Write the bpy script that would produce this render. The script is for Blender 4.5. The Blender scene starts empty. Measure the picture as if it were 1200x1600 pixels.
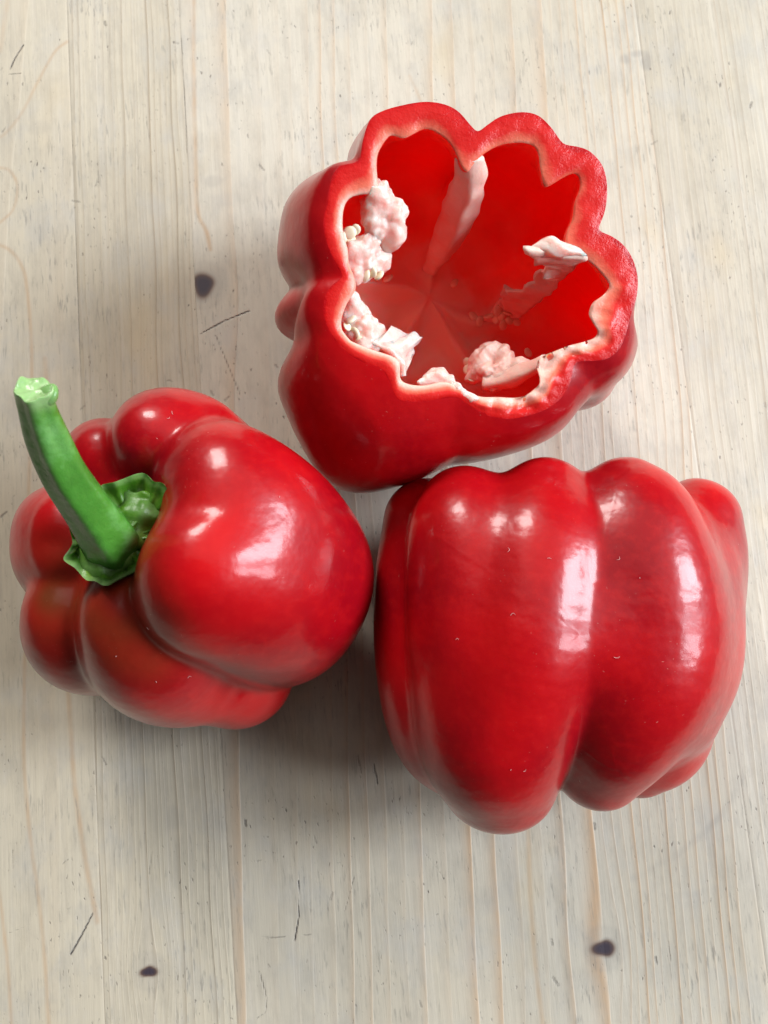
import bpy, bmesh, math, random
import numpy as np
from mathutils import Vector, Matrix

SC = bpy.context.scene
COL = SC.collection
random.seed(7)
RNG = np.random.default_rng(11)

# ------------------------------------------------------------------ camera
FPX, TAU, DIST = 1300.0, math.radians(7.6), 0.255
CAM = np.array([0.0, -DIST * math.sin(TAU), DIST * math.cos(TAU)])
cd = bpy.data.cameras.new('camera')
cam = bpy.data.objects.new('camera', cd); COL.objects.link(cam)
cam.location = CAM; cam.rotation_euler = (TAU, 0, 0)
cd.sensor_fit = 'VERTICAL'; cd.sensor_height = 36.0; cd.sensor_width = 27.0
cd.lens = 36.0 * FPX / 1600.0
cd.clip_start = 0.005; cd.clip_end = 50
cd.dof.use_dof = True; cd.dof.focus_distance = 0.205; cd.dof.aperture_fstop = 26
SC.camera = cam

# ------------------------------------------------------------------ light
w = bpy.data.worlds.new('World'); SC.world = w; w.use_nodes = True
w.node_tree.nodes['Background'].inputs[0].default_value = (1.0, 0.96, 0.91, 1)
w.node_tree.nodes['Background'].inputs[1].default_value = 0.045

def area(name, loc, target, sx, sy, power, color):
    l = bpy.data.lights.new(name, 'AREA'); l.shape = 'RECTANGLE'
    l.size, l.size_y, l.energy, l.color = sx, sy, power, color
    o = bpy.data.objects.new(name, l); COL.objects.link(o)
    o.location = loc
    o.rotation_euler = (Vector(target) - Vector(loc)).to_track_quat('-Z', 'Y').to_euler()
    return o
# the window beyond the top of the picture, and the cool two-pane window to the right
area('window_light_far', (-0.45, 1.34, 0.94), (0, 0.03, 0.03), 0.42, 0.50, 22, (1.0, 0.97, 0.93))
area('window_light_side', (1.15, 0.22, 0.82), (0, 0.0, 0.04), 0.40, 0.62, 27, (0.84, 0.92, 1.0))
area('window_light_side', (1.15, -0.24, 0.82), (0, 0.0, 0.04), 0.22, 0.54, 9, (0.84, 0.92, 1.0))
# the pale ceiling that the windows light up
area('ceiling_light', (0.30, 1.15, 1.9), (0.1, 0.5, 0), 2.6, 1.9, 12, (1.0, 0.955, 0.90))

SC.view_settings.view_transform = 'Standard'; SC.view_settings.look = 'None'
SC.view_settings.gamma = 1.0; SC.view_settings.exposure = 0.0
SC.view_settings.use_curve_mapping = False
SC.cycles.max_bounces = 10; SC.cycles.diffuse_bounces = 8; SC.cycles.glossy_bounces = 4
SC.cycles.sample_clamp_indirect = 6.0

# ------------------------------------------------------------------ helpers
RIGHT = np.array([1.0, 0, 0])
UP = np.array([0, math.cos(TAU), math.sin(TAU)])
FWD = np.array([0, math.sin(TAU), -math.cos(TAU)])
def ray(px, py):
    return RIGHT * ((px - 600) / FPX) + UP * ((800 - py) / FPX) + FWD
def P(px, py, z=0.0):
    """point of the place seen at photograph pixel px,py and standing z millimetres above the table (metres)"""
    d = ray(px, py); t = (z * 0.001 - CAM[2]) / d[2]
    return CAM + d * t
def on_plane(px, py, c, n):
    d = ray(px, py); t = np.dot(np.asarray(c) - CAM, n) / np.dot(d, n)
    return CAM + d * t

def thing(name, label, cat, loc, group=None):
    o = bpy.data.objects.new(name, None); COL.objects.link(o)
    o.location = loc; o.empty_display_size = 0.01
    o['label'] = label; o['category'] = cat
    if group: o['group'] = group
    return o
def mesh_obj(name, verts, faces, mats, parent=None, smooth=True, attrs=None, fmat=None, loc=None):
    """verts in world metres; the object's origin is moved to loc"""
    v = np.asarray(verts, dtype=np.float64)
    l = np.array(loc if loc is not None else (parent.location if parent else (0, 0, 0)), dtype=np.float64)
    me = bpy.data.meshes.new(name)
    me.from_pydata([] if False else (v - l).tolist(), [], faces)
    me.update()
    for m in (mats if isinstance(mats, (list, tuple)) else [mats]): me.materials.append(m)
    if fmat is not None: me.polygons.foreach_set('material_index', np.asarray(fmat, dtype=np.int32))
    if smooth: me.polygons.foreach_set('use_smooth', np.ones(len(me.polygons), dtype=bool))
    for k, a in (attrs or {}).items():
        at = me.attributes.new(k, 'FLOAT', 'POINT'); at.data.foreach_set('value', np.asarray(a, dtype=np.float32))
    o = bpy.data.objects.new(name, me); COL.objects.link(o)
    if parent:
        o.parent = parent
        o.location = Vector(l) - parent.location
    else: o.location = l
    return o
def catmull(pts, n):
    p = np.asarray(pts, dtype=float)
    if len(p) == 1: return p
    q = np.vstack([2 * p[0] - p[1], p, 2 * p[-1] - p[-2]])
    out = []
    for i in range(len(p) - 1):
        a, b, c, d = q[i:i + 4]
        for t in np.linspace(0, 1, n, endpoint=False):
            out.append(0.5 * ((2 * b) + (c - a) * t + (2 * a - 5 * b + 4 * c - d) * t * t + (3 * b - a - 3 * c + d) * t ** 3))
    out.append(p[-1])
    return np.array(out)
_nk = RNG.normal(size=(40, 3)); _nk /= np.linalg.norm(_nk, axis=1)[:, None]
_np = RNG.uniform(0, 6.28, 40)
def wob(p, scale, seed=0, n=10):
    """smooth wavy noise about -1..1 at points p (metres), feature size scale (metres)"""
    k = np.roll(_nk, seed * 3, 0)[:n] / scale * 3.0 * (0.6 + 0.09 * np.arange(n))[:, None]
    return np.sin(p @ k.T + np.roll(_np, seed)[:n]).sum(1) / math.sqrt(n * 0.5) * 0.5
def sstep(a, b, x):
    t = np.clip((x - a) / (b - a), 0, 1); return t * t * (3 - 2 * t)

# ------------------------------------------------------------------ materials
class NT:
    def __init__(s, name):
        s.m = bpy.data.materials.new(name); s.m.use_nodes = True
        s.t = s.m.node_tree; s.b = s.t.nodes['Principled BSDF']
    def n(s, typ, **kw):
        nd = s.t.nodes.new(typ)
        for k, v in kw.items():
            if k.startswith('i_'):
                key = k[2:]; key = int(key) if key.isdigit() else key.replace('_', ' ')
                s.set(nd.inputs[key], v)
            else: setattr(nd, k, v)
        return nd
    def set(s, sock, v):
        if hasattr(v, 'is_output') or isinstance(v, bpy.types.NodeSocket): s.t.links.new(v, sock)
        else: sock.default_value = v
    def bs(s, name, v): s.set(s.b.inputs[name], v)
    def math(s, op, a, b=0.0, c=0.0, clamp=False):
        nd = s.n('ShaderNodeMath', operation=op, use_clamp=clamp); s.set(nd.inputs[0], a); s.set(nd.inputs[1], b)
        s.set(nd.inputs[2], c); return nd.outputs[0]
    def mix(s, f, a, b, bt='MIX'):
        nd = s.n('ShaderNodeMix', data_type='RGBA', blend_type=bt); s.set(nd.inputs['Factor'], f)
        s.set(nd.inputs['A'], a); s.set(nd.inputs['B'], b); return nd.outputs['Result']
    def attr(s, name): return s.n('ShaderNodeAttribute', attribute_name=name).outputs['Fac']
    def ramp(s, f, stops, interp='LINEAR'):
        nd = s.n('ShaderNodeValToRGB'); nd.color_ramp.interpolation = interp
        e = nd.color_ramp.elements
        while len(e) < len(stops): e.new(0.5)
        for el, (p, c) in zip(e, stops):
            el.position = p; el.color = c if len(c) == 4 else (*c, 1)
        s.set(nd.inputs[0], f); return nd.outputs[0]
    def coord(s, scale=(1, 1, 1)):
        tc = s.n('ShaderNodeTexCoord'); mp = s.n('ShaderNodeMapping')
        s.t.links.new(tc.outputs['Object'], mp.inputs['Vector']); mp.inputs['Scale'].default_value = scale
        return mp.outputs[0]
    def noise(s, vec, scale, detail=3, rough=0.5, **kw):
        nd = s.n('ShaderNodeTexNoise', **kw); s.set(nd.inputs['Vector'], vec)
        nd.inputs['Scale'].default_value = scale; nd.inputs['Detail'].default_value = detail
        nd.inputs['Roughness'].default_value = rough; return nd.outputs['Fac']
    def bump(s, h, dist, strength=1.0, prev=None):
        nd = s.n('ShaderNodeBump'); s.set(nd.inputs['Height'], h); nd.inputs['Distance'].default_value = dist
        nd.inputs['Strength'].default_value = strength
        if prev is not None: s.set(nd.inputs['Normal'], prev)
        return nd.outputs[0]

def skin_nodes(t, tint=True):
    """glossy red pepper skin; the attribute 'unripe' browns it"""
    co = t.coord()
    big = t.noise(co, 28, 2)
    col = t.mix(t.ramp(big, [(0.36, (0, 0, 0)), (0.64, (1, 1, 1))]), (0.28, 0.0008, 0.0055, 1), (0.50, 0.0026, 0.0055, 1))
    stk = t.noise(t.coord((1, 1, .25)), 420, 3, 0.6)
    col = t.mix(t.math('MULTIPLY', t.ramp(stk, [(0.45, (0, 0, 0)), (0.75, (1, 1, 1))]), 0.25), col, (0.60, 0.012, 0.010, 1))
    if tint:
        col = t.mix(t.attr('unripe'), col, (0.15, 0.034, 0.009, 1))
    spk = t.noise(co, 1500, 1)
    fl = t.ramp(spk, [(0.73, (0, 0, 0)), (0.80, (1, 1, 1))])
    sparse = t.ramp(t.noise(co, 90, 2), [(0.52, (0, 0, 0)), (0.7, (1, 1, 1))])
    f = t.math('MULTIPLY', t.math('MULTIPLY', fl, sparse), 0.35)
    col = t.mix(f, col, (0.8, 0.45, 0.38, 1))
    b1 = t.bump(t.noise(co, 95, 3), 0.0007, 0.6)
    b2 = t.bump(t.noise(co, 900, 2), 0.00003, 0.5, b1)
    return col, b2

def make_skin():
    t = NT('pepper_skin'); col, nb = skin_nodes(t)
    t.bs('Base Color', col); t.bs('Normal', nb)
    t.bs('Roughness', t.math('ADD', 0.30, t.math('MULTIPLY', t.n('ShaderNodeTexNoise').outputs['Fac'], 0.12))); t.bs('IOR', 1.5)
    t.bs('Specular IOR Level', 0.2); t.bs('Coat Weight', 0.7); t.bs('Coat Roughness', 0.17); t.bs('Coat IOR', 1.34); t.bs('Coat Normal', nb)
    t.bs('Subsurface Weight', 0.25); t.bs('Subsurface Radius', (1.0, 0.12, 0.08)); t.bs('Subsurface Scale', 0.004)
    return t.m
SKIN = make_skin()

def make_flesh():
    """cut edge: red at the skin fading to pale orange pink, wet and grainy; 'depth' 0 at the skin, 1 inside"""
    t = NT('cut_flesh'); co = t.coord()
    d = t.attr('depth')
    nz = t.noise(co, 260, 4, 0.6)
    dd = t.math('ADD', d, t.math('MULTIPLY', t.math('SUBTRACT', nz, 0.5), 0.35))
    dd = t.math('ADD', dd, t.attr('pale'))
    col = t.ramp(dd, [(0.0, (0.42, 0.003, 0.006)), (0.10, (0.56, 0.008, 0.008)), (0.46, (0.64, 0.022, 0.018)), (0.74, (0.80, 0.18, 0.11)), (1.0, (0.88, 0.50, 0.40))])
    t.bs('Base Color', col); t.bs('Roughness', 0.27); t.bs('Specular IOR Level', 0.25)
    h = t.noise(co, 1100, 3, 0.65)
    nb = t.bump(h, 0.00018, 0.8); t.bs('Normal', nb)
    t.bs('Subsurface Weight', 0.25); t.bs('Subsurface Radius', (1.0, 0.12, 0.08)); t.bs('Subsurface Scale', 0.002)
    return t.m
FLESH = make_flesh()

def make_inner():
    t = NT('inner_flesh'); co = t.coord()
    p = t.math('ADD', t.attr('pale'), t.math('MULTIPLY', t.math('SUBTRACT', t.noise(co, 160, 4), 0.5), 0.25))
    col = t.ramp(p, [(0.0, (0.84, 0.012, 0.007)), (0.35, (0.86, 0.06, 0.035)), (0.75, (0.90, 0.27, 0.18)), (1.0, (0.92, 0.56, 0.44))])
    t.bs('Base Color', col); t.bs('Roughness', 0.42)
    nb = t.bump(t.noise(co, 220, 3), 0.0005, 0.4); t.bs('Normal', nb)
    t.bs('Subsurface Weight', 1.0); t.bs('Subsurface Radius', (1.0, 0.10, 0.07)); t.bs('Subsurface Scale', 0.010)
    return t.m
INNER = make_inner()

def make_pith():
    t = NT('spongy_pith'); co = t.coord()
    n1 = t.noise(co, 240, 4, 0.6)
    col = t.ramp(n1, [(0.3, (0.80, 0.38, 0.32)), (0.52, (0.83, 0.56, 0.49)), (0.75, (0.85, 0.70, 0.62))])
    t.bs('Base Color', col); t.bs('Roughness', 0.38)
    nb = t.bump(t.noise(co, 800, 3, 0.6), 0.0003, 0.7); t.bs('Normal', nb)
    t.bs('Subsurface Weight', 1.0); t.bs('Subsurface Radius', (1.0, 0.45, 0.4)); t.bs('Subsurface Scale', 0.006)
    return t.m
PITH = make_pith()

def make_rib():
    t = NT('rib_flesh'); co = t.coord()
    n1 = t.noise(co, 200, 3, 0.6)
    col = t.ramp(n1, [(0.3, (0.88, 0.48, 0.39)), (0.7, (0.91, 0.66, 0.57))])
    t.bs('Base Color', col); t.bs('Roughness', 0.42)
    nb = t.bump(t.noise(co, 500, 3, 0.6), 0.0004, 0.6); t.bs('Normal', nb)
    t.bs('Subsurface Weight', 0.4); t.bs('Subsurface Radius', (1.0, 0.3, 0.2)); t.bs('Subsurface Scale', 0.003)
    return t.m
RIB = make_rib()

def make_seed():
    t = NT('pepper_seed'); co = t.coord()
    col = t.ramp(t.noise(co, 700, 2), [(0.3, (0.84, 0.70, 0.46)), (0.7, (0.90, 0.82, 0.62))])
    t.bs('Base Color', col); t.bs('Roughness', 0.45)
    return t.m
SEED = make_seed()

def make_green(name, c0, c1, c2, rough):
    t = NT(name); co = t.coord()
    n1 = t.noise(co, 120, 4, 0.6)
    col = t.ramp(n1, [(0.3, c0), (0.55, c1), (0.75, c2)])
    col = t.mix(t.attr('pale'), col, (0.30, 0.47, 0.19, 1))
    t.bs('Base Color', col); t.bs('Roughness', rough)
    t.bs('Normal', t.bump(t.noise(co, 420, 4, 0.6), 0.0005, 0.6))
    t.bs('Subsurface Weight', 0.15); t.bs('Subsurface Radius', (0.3, 1.0, 0.2)); t.bs('Subsurface Scale', 0.002)
    return t.m
STEM = make_green('stem_green', (0.045, 0.175, 0.018), (0.075, 0.26, 0.032), (0.15, 0.38, 0.10), 0.27)
CALYX = make_green('calyx_green', (0.025, 0.085, 0.006), (0.07, 0.19, 0.012), (0.16, 0.28, 0.03), 0.38)

# ------------------------------------------------------------------ table
PD = P(345, 1140)[:2] - P(280, 0)[:2]; PD /= np.linalg.norm(PD)      # along the planks, towards the viewer
ANG = math.atan2(-PD[0], PD[1])                                      # plank frame: local -y runs along PD
VD = -PD; UD = np.array([VD[1], -VD[0]])                             # v up the picture, u to its right
def uv(px, py):
    p = P(px, py)[:2]; return np.array([p @ UD, p @ VD]) * 1000
JA = np.mean([uv(107, 0)[0], uv(120, 600)[0], uv(152, 1200)[0], uv(165, 1600)[0]])
JB = np.mean([uv(280, 0)[0], uv(312, 600)[0], uv(345, 1140)[0]])
JC = np.mean([uv(988, 0)[0], uv(1040, 400)[0], uv(1165, 1200)[0]])
print('joints mm', JA, JB, JC, 'view', uv(0, 0), uv(1200, 0), uv(0, 1600), uv(1200, 1600))

def make_wood(name, seed, line_col, line_str, streak, tone):
    t = NT(name); tc = t.n('ShaderNodeTexCoord')
    def co(sx, sy, off=0):
        mp = t.n('ShaderNodeMapping'); t.t.links.new(tc.outputs['Object'], mp.inputs['Vector'])
        mp.inputs['Scale'].default_value = (sx, sy, 1); mp.inputs['Location'].default_value = (seed * 3.1 + off, seed * 1.7, 0)
        return mp.outputs[0]
    base = t.ramp(t.noise(co(9, 5), 1, 3), [(0.3, tone[0]), (0.7, tone[1])])
    # fine fibre streaks along the plank
    fib = t.noise(co(900, 28), 1, 4, 0.65)
    base = t.mix(t.math('MULTIPLY', t.ramp(fib, [(0.35, (1, 1, 1)), (0.6, (0, 0, 0))]), 0.34 * streak), base, (0.36, 0.31, 0.25, 1))
    fib2 = t.noise(co(300, 5), 1, 3, 0.6)
    base = t.mix(t.math('MULTIPLY', t.ramp(fib2, [(0.5, (0, 0, 0)), (0.72, (1, 1, 1))]), 0.3 * streak), base, (0.62, 0.57, 0.50, 1))
    # growth lines
    g = t.attr('grain'); fr = t.math('FRACT', g); fl = t.math('FLOOR', g)
    wn = t.n('ShaderNodeTexWhiteNoise', noise_dimensions='1D'); t.set(wn.inputs['W'], t.math('ADD', fl, seed * 7.3))
    st = t.math('ADD', t.math('MULTIPLY', t.math('POWER', wn.outputs['Value'], 1.5), 0.85), 0.15)
    patch = t.ramp(t.noise(co(30, 7, 5), 1, 2), [(0.3, (0.35, 0.35, 0.35)), (0.7, (1, 1, 1))])
    wide = t.math('POWER', fr, 4.0)
    edge = t.math('MULTIPLY', wide, t.math('SUBTRACT', 1.0, t.math('POWER', fr, 30.0)))
    ln = t.math('MULTIPLY', t.math('MULTIPLY', edge, st), patch)
    col = t.mix(t.math('MULTIPLY', ln, line_str, clamp=True), base, (*line_col, 1))
    col = t.mix(t.math('MULTIPLY', t.attr('stroke'), 0.9, clamp=True), col, (0.47, 0.315, 0.19, 1))
    # dirt rubbed into the open grain after each line, grey blotches, specks
    dirt = t.noise(co(160, 60, 9), 1, 5, 0.7)
    dm = t.math('MULTIPLY', t.ramp(dirt, [(0.46, (0, 0, 0)), (0.72, (1, 1, 1))]), 0.36)
    pore = t.noise(co(1100, 130, 11), 1, 3, 0.6)
    pm = t.ramp(t.noise(co(45, 25, 12), 1, 3), [(0.40, (0, 0, 0)), (0.66, (1, 1, 1))])
    col = t.mix(t.math('MULTIPLY', t.math('MULTIPLY', t.ramp(pore, [(0.57, (0, 0, 0)), (0.66, (1, 1, 1))]), pm), 0.65), col, (0.22, 0.20, 0.17, 1))
    gry = t.ramp(t.noise(co(70, 45, 13), 1, 4, 0.65), [(0.50, (0, 0, 0)), (0.68, (1, 1, 1))])
    col = t.mix(t.math('MULTIPLY', gry, 0.34), col, (0.40, 0.39, 0.37, 1))
    col = t.mix(dm, col, (0.30, 0.265, 0.215, 1))
    open_ = t.math('MULTIPLY', t.math('SUBTRACT', 1.0, fr), t.ramp(t.noise(co(400, 22, 3), 1, 4, 0.7), [(0.48, (0, 0, 0)), (0.66, (1, 1, 1))]))
    col = t.mix(t.math('MULTIPLY', open_, 0.16), col, (0.33, 0.30, 0.26, 1))
    spk = t.ramp(t.noise(co(1000, 420, 2), 1, 2, 0.5), [(0.66, (0, 0, 0)), (0.73, (1, 1, 1))])
    spm = t.ramp(t.noise(co(60, 40, 4), 1, 2), [(0.45, (0, 0, 0)), (0.62, (1, 1, 1))])
    sp = t.math('MULTIPLY', spk, spm)
    col = t.mix(t.math('MULTIPLY', sp, 0.75), col, (0.13, 0.11, 0.095, 1))
    yel = t.ramp(t.noise(co(35, 18, 8), 1, 3), [(0.62, (0, 0, 0)), (0.78, (1, 1, 1))])
    col = t.mix(t.math('MULTIPLY', yel, 0.5), col, (0.55, 0.43, 0.26, 1))
    col = t.mix(t.attr('stain'), col, (0.27, 0.25, 0.23, 1))
    kc = t.ramp(t.attr('knot'), [(0.3, (0.17, 0.10, 0.065)), (0.85, (0.045, 0.033, 0.045))])
    col = t.mix(t.ramp(t.attr('knot'), [(0.0, (0, 0, 0)), (0.6, (1, 1, 1))]), col, kc)
    mk = t.math('ADD', t.attr('mark'), t.math('MULTIPLY', t.math('SUBTRACT', t.noise(co(1500, 1100), 1, 3, 0.7), 0.5), 0.6))
    mk = t.math('MULTIPLY', t.ramp(mk, [(0.22, (0, 0, 0)), (0.75, (1, 1, 1))]), t.math('MULTIPLY', t.attr('mark'), 1.5, clamp=True))
    col = t.mix(mk, col, (0.085, 0.075, 0.07, 1))
    t.bs('Base Color', col); t.bs('Roughness', 0.58); t.bs('Specular IOR Level', 0.35)
    h = t.math('ADD', t.math('MULTIPLY', t.math('MULTIPLY', edge, st), 0.8), t.math('MULTIPLY', fib, 0.35))
    h = t.math('SUBTRACT', h, t.math('MULTIPLY', mk, 0.8))
    h = t.math('SUBTRACT', h, t.math('MULTIPLY', sp, 0.4))
    t.bs('Normal', t.bump(h, 0.00035, 0.75))
    return t.m

SCR = [  # scratches and dents: polyline in photograph pixels, width mm, strength
    ([(37, 70), (24, 90), (16, 108)], .35, .8), ([(14, 117), (32, 115)], .4, .6), ([(20, 148), (31, 157)], .4, .5),
    ([(55, 178), (62, 170)], .3, .5), ([(3, 207), (8, 200)], .5, .5), ([(313, 522), (350, 502), (390, 486)], .45, .75),
    ([(337, 524), (356, 570), (376, 618)], .35, .65), ([(228, 186), (235, 228)], .3, .55), ([(283, 60), (286, 100), (292, 240)], .3, .55),
    ([(145, 1427), (128, 1460), (110, 1492)], .4, .85), ([(20, 1328), (21, 1358)], .35, .6), ([(14, 1458), (36, 1450)], .35, .5),
    ([(82, 1328), (80, 1338)], .3, .4), ([(98, 1350), (106, 1343)], .3, .55), ([(237, 1330), (233, 1366)], .3, .5),
    ([(466, 1376), (467, 1430), (460, 1470)], .4, .8), ([(553, 1370), (545, 1400), (538, 1424)], .35, .6),
    ([(410, 1465), (445, 1464)], .5, .55), ([(474, 1462), (486, 1460)], .6, .5), ([(405, 1518), (417, 1560), (415, 1582), (400, 1592)], .35, .6),
    ([(586, 1380), (600, 1420)], .3, .45), ([(519, 1395), (516, 1405)], .8, .45), ([(491, 1308), (494, 1318)], .7, .5),
    ([(383, 1282), (384, 1290)], .8, .6), ([(402, 1346), (406, 1344)], .7, .5), ([(160, 1184), (166, 1196)], .5, .6),
    ([(584, 1195), (590, 1225)], .5, .7), ([(559, 1180), (564, 1208)], .5, .55), ([(665, 1335), (685, 1360), (692, 1372)], .35, .5),
    ([(850, 1328), (853, 1352)], .35, .45), ([(928, 1286), (929, 1296)], .8, .55), ([(861, 1468), (863, 1476)], .8, .5),
    ([(1024, 1496), (1026, 1506)], .7, .6), ([(1045, 1470), (1047, 1503)], .4, .55), ([(656, 1564), (658, 1574)], .8, .5),
    ([(864, 1528), (872, 1540)], 1.1, .5), ([(989, 1440), (1000, 1470)], .4, .4), ([(902, 1515), (910, 1545)], .35, .4),
    ([(1000, 1545), (1004, 1598)], .35, .35), ([(1080, 1552), (1078, 1560)], .5, .5), ([(1122, 1424), (1126, 1430)], .5, .5),
    ([(405, 258), (412, 266)], .8, .55), ([(417, 78), (422, 86)], .9, .4), ([(270, 66), (278, 68)], .9, .45), ([(163, 34), (165, 40)], 1.0, .55),
    ([(148, 88), (149, 92)], .5, .6), ([(152, 326), (154, 330)], .9, .4), ([(113, 314), (124, 316)], .8, .5), ([(318, 315), (322, 317)], .6, .4),
    ([(167, 340), (170, 395)], .3, .35), ([(1027, 220), (1018, 226)], .9, .45), ([(1174, 160), (1172, 168)], 1.1, .55), ([(1125, 130), (1125, 135)], .7, .6),
    ([(920, 112), (921, 116)], .7, .55), ([(1047, 18), (1046, 22)], .7, .6), ([(1098, 252), (1102, 266)], .8, .35), ([(1104, 290), (1106, 298)], .7, .4),
    ([(1050, 590), (1052, 648)], .4, .3), ([(1195, 630), (1196, 636)], 1.0, .4), ([(1108, 242), (1110, 246)], .6, .4),
    ([(30, 690), (38, 700)], .5, .55), ([(2, 808), (10, 800)], .8, .55), ([(92, 742), (110, 740)], .3, .45), ([(125, 640), (133, 634)], .6, .5), ([(103, 672), (110, 680)], .6, .5),
    ([(240, 600), (270, 596)], .9, .25), ([(262, 594), (268, 596)], .7, .5), ([(330, 612), (333, 618)], .9, .5), ([(352, 626), (358, 620)], .9, .45), ([(430, 570), (433, 574)], .9, .5),
    ([(20, 190), (30, 184)], .6, .3), ([(45, 130), (60, 126)], .8, .3), ([(0, 110), (4, 106)], .7, .4), ([(186, 1218), (190, 1220)], .5, .4),
]
STAINS = [  # (px, py, rx mm, ry mm, strength, ring)
    (978, 92, 2.2, 2.0, .40, 0), (1010, 95, 2.0, 3.2, .45, 0), (995, 84, 4, 1.6, .40, 0), (333, 284, 3.2, 2.6, .22, 0), (465, 60, 8, 9, .07, 0),
    (272, 1278, 3, 4, .22, 0), (350, 310, 6, 3, .10, 0), (430, 370, 9, 3, .08, 0), (450, 480, 12, 10, .08, 0), (640, 1340, 7, 6, .14, 0),
    (60, 200, 5, 3, .13, 0), (80, 240, 5, 4, .08, 0), (20, 210, 6, 10, .10, 0), (760, 1400, 8, 3, .08, 0), (1080, 540, 14, 9, .06, 0), (150, 640, 8, 9, .06, 0),
]
ARCS = [  # faint grey ring stain right of the whole pepper: (polyline, width mm, strength)
    ([(990, 1372), (1040, 1346), (1095, 1305), (1135, 1262), (1158, 1215)], 1.8, .20),
    ([(1060, 1400), (1110, 1392), (1140, 1384)], 1.4, .10), ([(835, 690), (900, 680), (960, 705), (1010, 735)], 1.5, .12),
]
YEL = [([(303, 0), (303, 100), (306, 250), (309, 330), (322, 360), (329, 390)], 1.1, .9),
       ([(105, 65), (85, 82), (58, 130), (35, 175), (12, 205), (-5, 218)], .9, .6),
       ([(0, 262), (14, 266), (25, 282), (27, 300), (20, 328), (0, 348)], .8, .65),
       ([(-10, 380), (14, 390), (32, 412), (42, 450), (50, 575), (44, 800), (37, 1140), (41, 1240), (50, 1330), (60, 1400), (70, 1500), (76, 1600)], .9, .75),
       ([(70, 560), (88, 800), (100, 980), (108, 1100), (116, 1220), (128, 1310), (142, 1390), (152, 1440)], 1.2, .8),
       ([(-14, 1300), (2, 1420), (12, 1510), (18, 1600)], .8, .7), ([(12, 0), (6, 40), (0, 80)], 1.4, .4),
       ([(825, 1295), (829, 1400), (836, 1500), (848, 1600)], 1.2, .75), ([(640, 118), (650, 140), (660, 165)], .8, .5)]
KN = [(318, 445, 3.0, 3.8, 9.0), (233, 1518, 2.4, 1.3, 6.0), (944, 1482, 3.2, 2.0, 7.0)]   # knots: px, py, half width, half height, halo

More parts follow.
